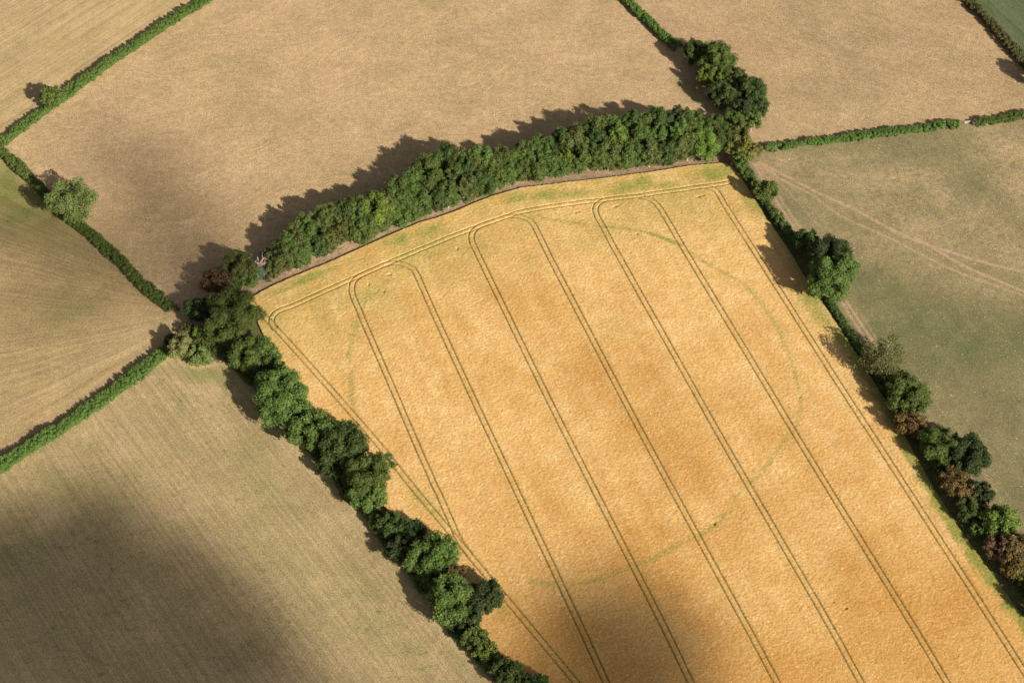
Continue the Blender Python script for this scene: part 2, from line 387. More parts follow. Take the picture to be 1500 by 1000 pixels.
def lines_mask(X, Y, lst):
    A = np.zeros(X.shape)
    for pts, wd, st in lst:
        d = seg_dist(X, Y, smooth_poly(PL(pts), 4), lim=wd*3+1)
        A = np.maximum(A, st*np.exp(-(d/wd)**2))
    return A
def feats(green=(), pale=(), track=(), glines=(), plines=()):
    def fn(X, Y):
        g = np.maximum(blobs(X, Y, green), lines_mask(X, Y, glines)) if (green or glines) else np.zeros(X.shape)
        p = np.maximum(blobs(X, Y, pale), lines_mask(X, Y, plines)) if (pale or plines) else np.zeros(X.shape)
        t = lines_mask(X, Y, track) if track else np.zeros(X.shape)
        wob = 0.6+0.8*vnoise(X, Y, 5, 3)
        return np.zeros(X.shape), np.stack([np.clip(g*wob, 0, 1), np.clip(p*wob, 0, 1), np.clip(t, 0, 1)], -1)
    return fn

# upper left stubble
M1 = field_mat('stubble_upper_left', base=(0.43, 0.31, 0.165), dark=(0.385, 0.285, 0.14), light=(0.47, 0.33, 0.19), green=(0.26, 0.225, 0.09),
               stripe_dir=math.atan2(*(P(200, 60)-P(60, 155))[::-1])-0.02, stripe=0.17, stripe_w=1.3, grain=0.2, green_amt=0.3)
grid_sheet('stubble_field', PL(HA[::1]+[(420, -160), (-260, -160), (-260, 260)]), 1.0, 0.0, feats(plines=[([(15, 205), (120, 122), (300, 4)][::-1], 1.2, 0.6)]), M1)
# upper middle
M2 = field_mat('stubble_upper_middle', base=(0.445, 0.308, 0.172), dark=(0.395, 0.282, 0.148), light=(0.49, 0.335, 0.192), green=(0.21, 0.195, 0.085),
               stripe_dir=0.25, stripe=0.08, stripe_w=1.5, grain=0.26, speck=0.25, speck_col=(0.2, 0.165, 0.085), green_amt=0.4, wobble=90.0)
grid_sheet('stubble_field', PL(HA[::-1]+HB+[(300, 470), (345, 420), (500, 355), (700, 282), (900, 245), (1060, 225), (1075, 185), (1050, 120), (994, 68)]+HG[::-1]+[(830, -160), (440, -160)]),
           0.8, 0.02, feats(green=[(1010, 128, 5, 9, 25, .75), (1018, 145, 3, 5, 20, .6)], pale=[(1035, 165, 6, 8, 20, .5)],
                            track=[([(915, 110), (955, 109), (990, 108)], 0.6, .5), ([(275, 455), (262, 425), (240, 400)], 1.0, .4), ([(345, 405), (300, 440), (275, 462)], 4, .35)],
                            plines=[([(430, 170), (560, 120), (700, 105), (860, 112), (930, 130)], .6, .4), ([(410, 205), (540, 140), (700, 122), (860, 128)], .6, .35), ([(440, 225), (580, 160), (720, 140), (860, 145)], .5, .3), ([(560, 60), (700, 50), (860, 70)], .6, .22), ([(380, 150), (460, 70), (560, 20)], .6, .22), ([(20, 213), (70, 255), (125, 325), (190, 390), (255, 440)], 2.2, .5), ([(20, 205), (120, 140), (300, 22)], 1.2, .5)]), M2)
# upper right pasture
M3 = field_mat('dry_pasture_upper_right', base=(0.42, 0.285, 0.158), dark=(0.34, 0.245, 0.13), light=(0.43, 0.30, 0.175), green=(0.17, 0.165, 0.075),
               stripe_dir=-0.5, stripe=0.045, stripe_w=2.0, grain=0.3, speck=0.55, speck_col=(0.17, 0.14, 0.075), green_amt=0.5)
grid_sheet('pasture', PL(HG+[(1060, 110), (1085, 190), (1100, 215)]+HH+[(1420, 180)]+HH2+[(1640, 145), (1620, 170)]+HI[::-1][1:]+[(1340, -160), (840, -160)]),
           0.8, 0.0, feats(track=[([(955, 5), (972, 30), (985, 40), (996, 52)], 0.9, .7), ([(1395, 158), (1405, 168), (1417, 181)], 1.8, .8), ([(1102, 199), (1118, 194), (1132, 190)], 3.2, .75), ([(1118, 200), (1150, 190), (1165, 165), (1160, 140)], 2.2, .25),
                                  ([(1150, 10), (1230, 60), (1290, 105), (1370, 150), (1400, 165)], 0.6, .3)],
                           pale=[(1150, 180, 12, 8, 20, .5), (1300, 150, 30, 8, 10, .25)]), M3)
# far upper right green field
M4 = field_mat('green_field', base=(0.095, 0.115, 0.055), dark=(0.085, 0.105, 0.05), light=(0.115, 0.13, 0.065), green=(0.065, 0.10, 0.04),
               stripe_dir=math.atan2(*(P(1500, 55)-P(1440, 0))[::-1]), stripe=0.14, stripe_w=2.2, grain=0.2, green_amt=0.5)
grid_sheet('green_field', PL(HI+[(1700, 160), (1700, -160), (1350, -160)]), 1.0, 0.02, feats(), M4)
# left field with fanning swaths
M5 = field_mat('stubble_left', base=(0.39, 0.275, 0.14), dark=(0.335, 0.245, 0.12), light=(0.44, 0.315, 0.16), green=(0.155, 0.17, 0.045),
               fan=P(300, 455), stripe=0.15, grain=0.22, speck=0.25, speck_col=(0.16, 0.12, 0.06), green_amt=0.4)
grid_sheet('stubble_field', PL([(-60, 246)]+HB[1:]+[(275, 470), (262, 492)]+HC[::-1]+[(-260, 800), (-260, 260)]), 0.8, 0.03,
           feats(green=[(0, 262, 24, 16, 0, .9), (5, 300, 30, 17, -20, 1.0), (60, 315, 14, 10, -20, .8), (80, 325, 14, 6, 0, .5), (95, 455, 16, 10, 10, .4)],
                 glines=[([(-20, 333), (30, 330), (75, 324), (100, 320)], .7, .7), ([(12, 236), (60, 290), (110, 335)], 1.0, .3)],
                 track=[([(-20, 560), (60, 541), (130, 521), (200, 494), (240, 478)], 0.7, .45), ([(-20, 606), (60, 570), (120, 541), (190, 501)], 0.6, .45), ([(-20, 622), (50, 588), (100, 565), (150, 530)], .6, .4),
                        ([(-20, 668), (40, 634), (90, 602), (150, 562), (200, 520), (235, 490)], 0.9, .6)],
                 pale=[(225, 480, 14, 10, 30, .7), (180, 500, 14, 9, 30, .4), (250, 468, 6, 5, 0, .7)]), M5)
# lower left
M6 = field_mat('stubble_lower_left', base=(0.385, 0.285, 0.152), dark=(0.335, 0.253, 0.128), light=(0.435, 0.312, 0.175), green=(0.17, 0.185, 0.06),
               stripe_dir=math.atan2(*(P(330, 790)-P(190, 600))[::-1]), stripe=0.14, stripe_w=1.0, grain=0.22, speck=0.3, speck_col=(0.15, 0.14, 0.06), green_amt=0.9)
grid_sheet('stubble_field', PL(HC+[(275, 500), (320, 505)]+HD[1:]+[(820, 1160), (-260, 1160), (-260, 850)]), 0.8, 0.0,
           feats(green=[(300, 548, 14, 4.5, -8, .6), (335, 556, 7, 3, -8, .7), (290, 535, 15, 4, 0, .35), (690, 965, 8, 6, -50, .3), (595, 945, 8, 3, -40, .5), (380, 700, 14, 30, 35, .3), (450, 840, 16, 40, 35, .3), (250, 640, 18, 20, 35, .22), (520, 880, 12, 24, 35, .28), (120, 760, 14, 30, 35, .25), (40, 860, 20, 40, 35, .25)],
                 glines=[([(30, 945), (50, 940), (80, 947), (115, 955), (150, 970), (180, 980)], .5, .6)],
                 track=[([(60, 672), (130, 625), (180, 590), (225, 555)], .9, .5), ([(215, 560), (240, 545), (262, 535)], 1.2, .4)],
                 plines=[([(345, 556), (384, 606), (435, 662), (481, 708), (535, 764), (576, 822), (603, 868), (649, 918), (690, 975), (720, 1020)], 2.6, .55), ([(262, 532), (290, 537), (320, 532), (335, 520)], 1.0, .8), ([(238, 528), (255, 522), (275, 528)], 2.4, .7)]), M6)
# right pasture
M7 = field_mat('pasture_right', flecks=0.8, base=(0.235, 0.192, 0.102), dark=(0.195, 0.168, 0.085), light=(0.285, 0.228, 0.12), green=(0.090, 0.112, 0.042),
               stripe_dir=math.atan2(*(P(1500, 700)-P(1300, 400))[::-1]), stripe=0.04, stripe_w=2.0, grain=0.28, speck=0.35, speck_col=(0.10, 0.10, 0.045), green_amt=0.5,
               pale=(0.42, 0.305, 0.165), track=(0.50, 0.325, 0.21))
TRK = [([(1112, 238), (1150, 257), (1200, 283), (1250, 306), (1300, 333), (1345, 354), (1380, 365), (1430, 381), (1500, 399), (1560, 415)], .6, 1.0),
       ([(1112, 240), (1150, 266), (1185, 283), (1230, 315), (1300, 347), (1350, 373), (1400, 397), (1450, 415), (1500, 433), (1560, 450)], .5, .85),
       ([(1340, 347), (1380, 371), (1420, 393), (1460, 410), (1500, 427), (1560, 445)], .6, 1.0),
       ([(1104, 240), (1118, 262), (1136, 292), (1154, 320), (1170, 343)], .6, .9), ([(1108, 240), (1125, 262), (1143, 290), (1161, 318), (1178, 341)], .5, .7), ([(1118, 250), (1140, 285), (1160, 315), (1184, 352)], .4, .35),
       ([(1115, 244), (1150, 275), (1190, 320), (1220, 355)], .5, .3), ([(1113, 244), (1165, 278), (1215, 335), (1240, 370)], .5, .25),
       ([(1232, 440), (1247, 465), (1265, 492), (1279, 512)], .6, 1.0), ([(1239, 440), (1254, 463), (1272, 490), (1286, 511)], .55, 1.0), ([(1246, 438), (1262, 463), (1280, 490), (1293, 512)], .4, .45),
       ([(1320, 535), (1350, 590), (1400, 650), (1450, 705), (1500, 790), (1560, 880)], .7, .25), ([(1330, 530), (1370, 590), (1420, 650), (1480, 730)], .4, .2)]
grid_sheet('pasture', PL([(1095, 222)]+HH+[(1418, 181)]+HH2+[(1700, 140), (1700, 1160), (1650, 1100)]+HJ3[::-1]+HJ2[::-1]+HJ1[::-1]), 0.5, 0.03,
           feats(pale=[(1250, 265, 18, 8, -5, .7), (1320, 262, 20, 9, 8, .85), (1380, 290, 18, 9, -25, .7), (1430, 325, 16, 9, -35, .75), (1460, 360, 14, 10, -40, .7), (1300, 300, 22, 12, -20, .45), (1350, 340, 30, 14, -25, .5), (1300, 370, 20, 10, -30, .4), (1370, 400, 22, 10, -25, .45),
                       (1485, 220, 13, 17, 20, 1.0), (1500, 270, 9, 18, 20, .9), (1440, 420, 16, 8, -25, .45), (1200, 235, 30, 6, 8, .35), (1140, 238, 10, 7, 0, .6), (1390, 175, 6, 3, 0, .4), (1420, 188, 5, 4, 0, .5)],
                 green=[(1260, 420, 14, 12, -30, .45), (1330, 440, 30, 14, -25, .55), (1400, 500, 40, 22, -25, .6), (1480, 500, 30, 20, -20, .5), (1440, 600, 36, 24, -20, .35), (1490, 680, 20, 20, 0, .3), (1430, 270, 8, 7, 0, .35), (1300, 440, 30, 8, 20, .3)],
                 track=TRK), M7)
# belt of earth track between the windbreak and the crop
M8 = field_mat('track_earth', base=(0.34, 0.237, 0.15), dark=(0.28, 0.19, 0.12), light=(0.44, 0.31, 0.195), green=(0.12, 0.12, 0.05), grain=0.4, green_amt=0.5, pale=(0.42, 0.28, 0.18), track=(0.10, 0.065, 0.045), bump=0.8, speck=.3)
grid_sheet('dirt_track', PL([(340, 432)]+[(x, y-2) for x, y in E_BASE]+[(1072, 225), (1092, 240), (1090, 262)]+[(1072, 246)]+[(x, y+1) for x, y in CROP_TOP[::-1]]+[(352, 452)]), 0.35, 0.05,
           feats(track=[([(x, y-1.4) for x, y in CROP_TOP], .35, .5), ([(x, y-4.2) for x, y in CROP_TOP], .3, .35)], plines=[([(x, y+1) for x, y in E_BASE], 1.0, .6)]), M8)

# the ripe crop: a canopy 0.75 m tall with wheel tracks pressed into it
CROP_H = 0.75
def crop_fn(X, Y):
    def tr(pts):
        c = smooth_poly(PL(pts), 4); d = seg_dist(X, Y, c, 3.0); r = np.abs(d-0.97)
        for e in (c[0], c[-1]): r = np.where(np.hypot(X-e[0], Y-e[1]) < d+0.02, 1e3, r)     # no round caps
        return r
    dl = np.full(X.shape, 1e3)
    for ln in (L0, HL, T1, T2, T3, T4, T5, T6, T7): dl = np.minimum(dl, tr(ln))
    green_t = np.exp(-(dl/0.95)**2)
    trm = np.exp(-(dl/0.185)**2.0)*(.72+.45*vnoise(X, Y, 5, 91))*(.82+.35*vnoise(X, Y, .9, 92))
    faint = lines_mask(X, Y, [([(1240, 555), (1330, 700), (1440, 880)], .25, .2), ([(450, 545), (520, 640)], .2, .12), ([(1060, 470), (1145, 610), (1200, 700)], .25, .12), ([(430, 444), (490, 425), (505, 418)], .2, .25)])
    ring = np.zeros(X.shape)
    for k, (rg, wd, st) in enumerate(zip(RING, (1.15, 0.9, 1.05, 1.3), (.8, .52, .52, .5))):
        d = seg_dist(X, Y, smooth_poly(PL(rg), 4), 7); ring = np.maximum(ring, st*np.exp(-(d/wd)**2)*(0.35+1.1*vnoise(X, Y, 4.5, 21+k))*(.7+.6*vnoise(X, Y, 1.1, 27+k)))
    ragged = (vnoise(X, Y, 3.5, 4)-0.5)*2.0+(vnoise(X, Y, 1.2, 5)-0.5)
    g = blobs(X, Y, [(455, 408, 13, 2.6, 28, .85), (420, 424, 13, 2.2, 28, .6), (520, 388, 9, 4, 25, .35), (585, 352, 9, 4, 25, .75), (630, 340, 8, 4, 25, .8), (757, 292, 7, 4, 10, .75), (800, 288, 10, 4, 8, .8), (840, 286, 9, 3.5, 8, .65),
                     (915, 277, 8, 4.5, 8, .8), (940, 270, 5, 5, 8, .9), (975, 274, 7, 4, 6, .6), (1045, 256, 8, 6, 0, .85), (1062, 250, 6, 4, 0, .8), (1012, 262, 7, 4, 0, .45), (1100, 300, 4, 8, 20, .65), (1110, 305, 4, 8, 25, .6), (880, 268, 5, 2, 8, .4),
                     (1190, 440, 5, 9, 25, .75), (1205, 465, 4, 9, 25, .7), (1130, 360, 3, 9, 25, .25), (550, 430, 4, 7, -45, .5), (538, 438, 3, 6, -50, .6), (575, 412, 7, 3, 30, .4), (640, 375, 6, 2, 25, .5), (450, 470, 8, 4, 0, .25), (860, 330, 12, 4, -15, .3), (690, 310, 4, 1.5, 15, .4),
                     (480, 520, 12, 3, -60, .2), (1010, 310, 10, 6, -20, .35), (620, 735, 12, 2.5, -52, .4), (900, 480, 8, 8, 0, .12), (720, 880, 8, 3, -50, .5), (700, 850, 6, 3, -50, .3), (1360, 620, 6, 12, 20, .12), (430, 440, 25, 5, 28, .3), (1040, 262, 14, 6, 5, .35)])
    er = seg_dist(X, Y, PL(CROP_R[8:]), 9)+ragged*1.3
    g = np.maximum(g, 0.95*(1-sstep(1.5, 5.4, er)))
    er2 = seg_dist(X, Y, PL(CROP_R[:9]), 9)+ragged; g = np.maximum(g, 0.35*(1-sstep(0.8, 3.5, er2)))
    g = np.maximum(g*1.25*(0.75+0.5*vnoise(X, Y, 2.2, 8)), np.maximum(ring, green_t*0.12))
    near = seg_dist(X, Y, PL(HL), 60)
    gtop = np.where(near < 60, np.exp(-(near/26)**2), 0)*0.34*(0.2+1.5*vnoise(X, Y, 9, 31)); g = np.maximum(g, gtop)
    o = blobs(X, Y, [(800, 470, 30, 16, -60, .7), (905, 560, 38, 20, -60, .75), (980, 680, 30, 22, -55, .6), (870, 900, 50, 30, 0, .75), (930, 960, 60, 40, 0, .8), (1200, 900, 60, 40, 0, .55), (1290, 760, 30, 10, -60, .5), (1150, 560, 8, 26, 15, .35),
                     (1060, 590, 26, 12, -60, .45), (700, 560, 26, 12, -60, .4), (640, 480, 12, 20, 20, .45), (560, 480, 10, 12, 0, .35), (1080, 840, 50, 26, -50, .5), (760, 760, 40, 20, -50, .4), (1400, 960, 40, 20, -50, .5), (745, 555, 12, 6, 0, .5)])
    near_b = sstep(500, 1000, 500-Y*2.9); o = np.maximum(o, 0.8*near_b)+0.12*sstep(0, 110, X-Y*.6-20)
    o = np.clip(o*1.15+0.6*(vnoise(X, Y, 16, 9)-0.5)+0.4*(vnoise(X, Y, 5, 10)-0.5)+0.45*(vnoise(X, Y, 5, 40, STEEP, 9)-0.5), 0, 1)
    Z = CROP_H + 0.045*(vnoise(X, Y, 1.3, 11)-0.5)+0.11*(vnoise(X, Y, 0.58, 12)-0.5)+0.05*(vnoise(X, Y, 3.2, 13)-0.5)
    gg = np.random.default_rng(5); Z = Z+0.10*(gg.random(X.shape)-0.5)
    Z = Z-0.45*np.exp(-(dl/0.18)**2)
    # a few storm-laid holes
    hole = blobs(X, Y, [(570, 404, .9, .35, 20, 1), (540, 418, .35, .8, 0, .8), (902, 304, .9, .35, 30, 1), (933, 344, .4, .5, 0, 1), (670, 366, .35, .6, 0, 1), (1023, 290, .7, .4, 20, .8), (1030, 288, .5, .3, 0, .8), (562, 428.5, .5, .7, 0, .7), (1239, 892, .4, .4, 0, 1), (1220, 883, .4, .3, 0, .8), (1171, 583, .3, .4, 0, .8), (1046, 768, .5, .7, 0, 1), (843, 313, .4, .4, 0, .7), (847, 312, .5, .3, 20, .7)])
    Z = Z-0.55*hole
    feat = np.stack([np.clip(g, 0, 1), o, np.clip(np.maximum(np.maximum(trm*0.97, faint), hole*.6), 0, 1)], -1)
    return Z, feat
M_crop = crop_mat()
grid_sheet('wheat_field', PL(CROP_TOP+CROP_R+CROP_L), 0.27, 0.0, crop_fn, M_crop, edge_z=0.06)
# grassy margin between the crop and the right-hand hedge, and beside the left-hand belt
M9 = field_mat('margin_grass', base=(0.13, 0.13, 0.05), dark=(0.10, 0.105, 0.045), light=(0.19, 0.165, 0.07), green=(0.07, 0.10, 0.03), grain=0.4, green_amt=0.6, bump=.9)
grid_sheet('grass_margin', PL([(x-3, y+1) for x, y in CROP_R]+[(x, y) for x, y in [(1700, 1100)]+HJ3[::-1]+HJ2[::-1]+[(1180, 372)]+HJ1[::-1]]), 0.8, 0.045, feats(), M9)
grid_sheet('grass_margin', PL([(352, 452)]+[(345, 520)]+HD[2:]+[(840, 1110)]+[(x+3, y) for x, y in CROP_L]+[(362, 441)]), 0.8, 0.045, feats(plines=[([(702, 918), (720, 942), (740, 965), (765, 990), (790, 1015)], .8, .9)]), M9)

# ------------------------------------------------------------------ clouds (out of the frame, towards the sun) that shade parts of the fields
def cloud_mat(d):
    m = bpy.data.materials.new('cloud_vapour'); m.use_nodes = True; t = m.node_tree; t.nodes.clear()
    o = t.nodes.new('ShaderNodeOutputMaterial'); v = t.nodes.new('ShaderNodeVolumePrincipled')
    v.inputs['Color'].default_value = (.95, .96, 1, 1); v.inputs['Density'].default_value = d; v.inputs['Anisotropy'].default_value = 0.4
    t.links.new(v.outputs[0], o.inputs['Volume']); m.cycles.homogeneous_volume = True
    return m
CLD = cloud_mat(0.05)
def cloud(polys, alt, seed):
    """polys: (photo polygon of the shade, optical depth, soft edge inside, outside in m)"""
    W_ = [PL(p[0]) for p in polys]; allp = np.vstack(W_)
    st = 5.0; x0, y0 = allp.min(0)-60; x1, y1 = allp.max(0)+60
    X, Y = np.meshgrid(np.arange(x0, x1, st), np.arange(y0, y1, st), indexing='ij')
    T = np.zeros(X.shape)
    wig = (vnoise(X, Y, 34, seed)-.5)*20+(vnoise(X, Y, 13, seed+1)-.5)*9
    for wp, (_, tau, si, sout) in zip(W_, polys):
        d = np.minimum(seg_dist(X, Y, wp, 130, True), 130); d = np.where(inside(X, Y, wp), d, -d)+wig*min(1, si/14)
        T = np.maximum(T, tau/0.05*sstep(-sout, si, d)**1.3*(.82+.36*vnoise(X, Y, 22, seed+2)))
    T[T < 0.4] = 0; T[0] = T[-1] = 0; T[:, 0] = T[:, -1] = 0
    D = alt/SUN[2]
    on = (T[:-1, :-1] > 0) | (T[1:, :-1] > 0) | (T[1:, 1:] > 0) | (T[:-1, 1:] > 0)
    used = np.zeros(X.shape, bool); used[:-1, :-1] |= on; used[1:, :-1] |= on; used[1:, 1:] |= on; used[:-1, 1:] |= on
    n = used.sum(); bot = np.full(X.shape, -1); bot[used] = np.arange(n)
    thick = used & (T > 0); m = thick.sum(); top = bot.copy(); top[thick] = n+np.arange(m)
    G = np.stack([X, Y, np.zeros(X.shape)], -1)
    B = G+SUN*(D-T[..., None]*.35); U = G+SUN*(D+T[..., None]*.65)
    V = np.vstack([B[used], U[thick]])
    i, j = np.nonzero(on)
    Fb = np.stack([bot[i, j], bot[i, j+1], bot[i+1, j+1], bot[i+1, j]], 1); Ft = np.stack([top[i, j], top[i+1, j], top[i+1, j+1], top[i, j+1]], 1)
    same = (Fb[:, [0, 3, 2, 1]] == Ft).all(1)
    me = np_mesh('cloud', V, np.vstack([Fb[~same], Ft[~same]]), True)
    return tag(link('cloud', me, CLD), kind='structure')
cloud([([(-260, 735), (0, 728), (60, 715), (130, 705), (195, 735), (258, 785), (328, 850), (400, 908), (455, 965), (500, 1020), (540, 1180), (-260, 1180)], 3.6, 26, 14)], 900, 51)
cloud([([(745, 850), (820, 826), (900, 826), (965, 838), (1012, 870), (1040, 925), (1058, 980), (1076, 1160), (700, 1160), (745, 930)], 4.6, 34, 6)], 860, 61)
cloud([([(165, 215), (225, 235), (290, 290), (330, 350), (330, 410), (280, 430), (220, 410), (190, 350), (210, 300), (165, 250)], 1.5, 30, 26)], 980, 71)
cloud([([(40, 440), (110, 405), (190, 430), (230, 465), (150, 505), (70, 490)], 1.2, 28, 20), ([(-60, 315), (60, 318), (140, 338), (170, 390), (120, 375), (0, 352), (-60, 355)], 1.1, 16, 14)], 940, 81)

# ------------------------------------------------------------------ foliage
GREENS = {   # albedo of the darker and lighter leaves of each kind
    'mid':    ((0.062, 0.100, 0.022), (0.165, 0.240, 0.050)),
    'fresh':  ((0.080, 0.128, 0.022), (0.210, 0.305, 0.052)),
    'bright': ((0.095, 0.150, 0.022), (0.240, 0.340, 0.052)),
    'oak':    ((0.056, 0.090, 0.019), (0.155, 0.218, 0.042)),
    'dark':   ((0.026, 0.044, 0.014), (0.078, 0.112, 0.029)),
    'deep':   ((0.036, 0.060, 0.016), (0.106, 0.150, 0.034)),
    'bluish': ((0.075, 0.105, 0.070), (0.150, 0.195, 0.125)),
    'lime':   ((0.110, 0.165, 0.018), (0.250, 0.340, 0.045)),
    'willow': ((0.160, 0.185, 0.058), (0.360, 0.385, 0.135)),
    'pale':   ((0.090, 0.122, 0.030), (0.250, 0.295, 0.085)),
    'olive':  ((0.080, 0.088, 0.028), (0.225, 0.225, 0.075)),
    'yellow': ((0.110, 0.128, 0.024), (0.270, 0.285, 0.060)),
    'brown':  ((0.100, 0.080, 0.024), (0.280, 0.190, 0.056)),
    'russet': ((0.085, 0.070, 0.024), (0.230, 0.150, 0.058)),
    'pinkish': ((0.130, 0.095, 0.040), (0.340, 0.220, 0.115)),
    'belt':   ((0.054, 0.086, 0.020), (0.148, 0.205, 0.044)),
    'beltolive': ((0.066, 0.082, 0.022), (0.172, 0.198, 0.050)),
    'hedge':  ((0.070, 0.118, 0.025), (0.170, 0.250, 0.050)),
    'hedgedark': ((0.048, 0.076, 0.020), (0.125, 0.180, 0.040)),
    'hedgebrown': ((0.080, 0.088, 0.028), (0.205, 0.195, 0.068)),
}
LM = {k: leaf_mat('leaves_'+k, *v) for k, v in GREENS.items()}
M_bark = plain_mat('bark', (0.10, 0.075, 0.055), (0.19, 0.15, 0.11), 3.0)
M_pale = plain_mat('pale_bark', (0.30, 0.26, 0.21), (0.50, 0.44, 0.36), 3.0)
M_dead = plain_mat('dead_wood', (0.42, 0.28, 0.22), (0.62, 0.45, 0.36), 3.0)

_t = (1+5**.5)/2
ICO_V = np.array([(-1, _t, 0), (1, _t, 0), (-1, -_t, 0), (1, -_t, 0), (0, -1, _t), (0, 1, _t), (0, -1, -_t), (0, 1, -_t), (_t, 0, -1), (_t, 0, 1), (-_t, 0, -1), (-_t, 0, 1)])/math.sqrt(1+_t*_t)
ICO_F = np.array([(0, 11, 5), (0, 5, 1), (0, 1, 7), (0, 7, 10), (0, 10, 11), (1, 5, 9), (5, 11, 4), (11, 10, 2), (10, 7, 6), (7, 1, 8), (3, 9, 4), (3, 4, 2), (3, 2, 6), (3, 6, 8), (3, 8, 9), (4, 9, 5), (2, 4, 11), (6, 2, 10), (8, 6, 7), (9, 8, 1)])
def foliage(cen, rad, dens, size, g, core=0.8, squash=1.0, low=-0.55, cull=0.8, noise_t=0.35):
    """leaf sprays on the outside of a set of lobes: cen (k,3), rad (k,)"""
    k = len(cen); cnt = np.maximum((dens*4*math.pi*rad**2/(size*size)).astype(int), 6)
    L = np.repeat(np.arange(k), cnt); n = len(L)
    d = g.normal(size=(n, 3)); d /= np.linalg.norm(d, axis=1)[:, None]
    flip = (d[:, 2] < low) & (g.random(n) < .8); d[flip, 2] *= -1
    rr = rad[L]*(1.08-0.42*g.random(n)**1.3)
    p = cen[L]+d*rr[:, None]*np.array([1, 1, squash])
    keep = np.ones(n, bool)
    if cull:
        if k <= 160:
            for i in range(k):
                q = (p-cen[i])/np.array([1, 1, squash]); keep &= ~(((q*q).sum(1) < (rad[i]*cull)**2) & (L != i))
    p = p[keep]; d = d[keep]; L = L[keep]; n = len(p)
    lobe_t = g.random(k)
    nn = d+0.62*g.normal(size=(n, 3)); nn[:, 2] += 0.25; nn /= np.linalg.norm(nn, axis=1)[:, None]
    a = np.cross(nn, g.normal(size=(n, 3))); a /= np.linalg.norm(a, axis=1)[:, None]; b = np.cross(nn, a)
    s = size*(0.55+0.75*g.random(n)); s2 = s*(0.55+0.5*g.random(n))
    a *= s[:, None]/2; b *= s2[:, None]/2
    bend = nn*(s[:, None]*0.18)
    V = np.stack([p-a-bend, p-b*1.0+bend, p+a-bend, p+b+bend], 1).reshape(-1, 3)
    F = np.arange(4*n).reshape(-1, 4)
    tint = np.clip(0.35*lobe_t[L]+0.62*g.random(n)**1.3+0.03, 0, 1)
    Fs = [F]; Vs = [V]; ts = [tint]
    if core:
        cv = (cen[:, None, :]+ICO_V[None]*(rad*core)[:, None, None]*np.array([1, 1, squash])*(0.88+0.24*g.random((k, 12, 1)))).reshape(-1, 3)
        cf = (ICO_F[None]+12*np.arange(k)[:, None, None]).reshape(-1, 3)+len(V)
        Vs.append(cv); Fs.append(cf); ts.append(np.full(len(cf), 0.1))
    return np.vstack(Vs), Fs, np.concatenate(ts)
def lobes(rx, ry, rz, zc, nl, g, lr=0.36, skirt=0.0):
    """lobe centres through an ellipsoid crown"""
    pts = []; rr = []; ph1, ph2 = g.random(2)*6.28
    m = min(rx, ry)
    for i in range(nl):
        zz = 1-2*(i+.5)/nl; zz = zz*(0.9 if zz > 0 else 0.8)
        an = i*2.39996+g.normal()*.35
        h = math.sqrt(max(0, 1-zz*zz)); f = (1-lr)*(0.78+0.38*g.random())*(1+.13*math.sin(2*an+ph1)+.10*math.sin(3*an+ph2))
        pts.append((rx*f*h*math.cos(an), ry*f*h*math.sin(an), zc+rz*zz*(1-lr*0.75)*(.92+.16*g.random())))
        rr.append(m*lr*(0.65+0.65*g.random()))
    for i in range(max(3, nl//5)):
        pts.append((rx*.3*g.normal()*.6, ry*.3*g.normal()*.6, zc+rz*.25*g.normal())); rr.append(m*lr*1.25)
    return np.array(pts), np.array(rr)
def trunk_mesh(H, R_, zc, cen, g, r0, nl=6, mat=None, parent=None, extra=0):
    mb = MB(); lean = g.normal(size=2)*.25
    top = np.array([lean[0], lean[1], zc])
    mid = np.array([lean[0]*.4, lean[1]*.4, zc*.5])
    mb.tube([(0, 0, -.3), (0, 0, .25), mid, top], [r0*1.5, r0, r0*.8, r0*.5], 8)
    ch = g.choice(len(cen), min(nl, len(cen)), replace=False)
    for c in ch:
        e = cen[c]; s0 = mid+(top-mid)*g.random()*.8
        m = (s0+e)/2+g.normal(size=3)*.15*R_*.3+np.array([0, 0, .3])
        mb.tube([s0, m, e], [r0*.45, r0*.28, r0*.1], 5)
        for _ in range(extra):
            mb.tube([m, m+(e-m)*.5+g.normal(size=3)*.5, e+g.normal(size=3)*R_*.28], [r0*.2, r0*.13, r0*.04], 4)
    return mb.build('trunk', mat or M_bark, parent)
COUNT = 0; GROW = 1.08
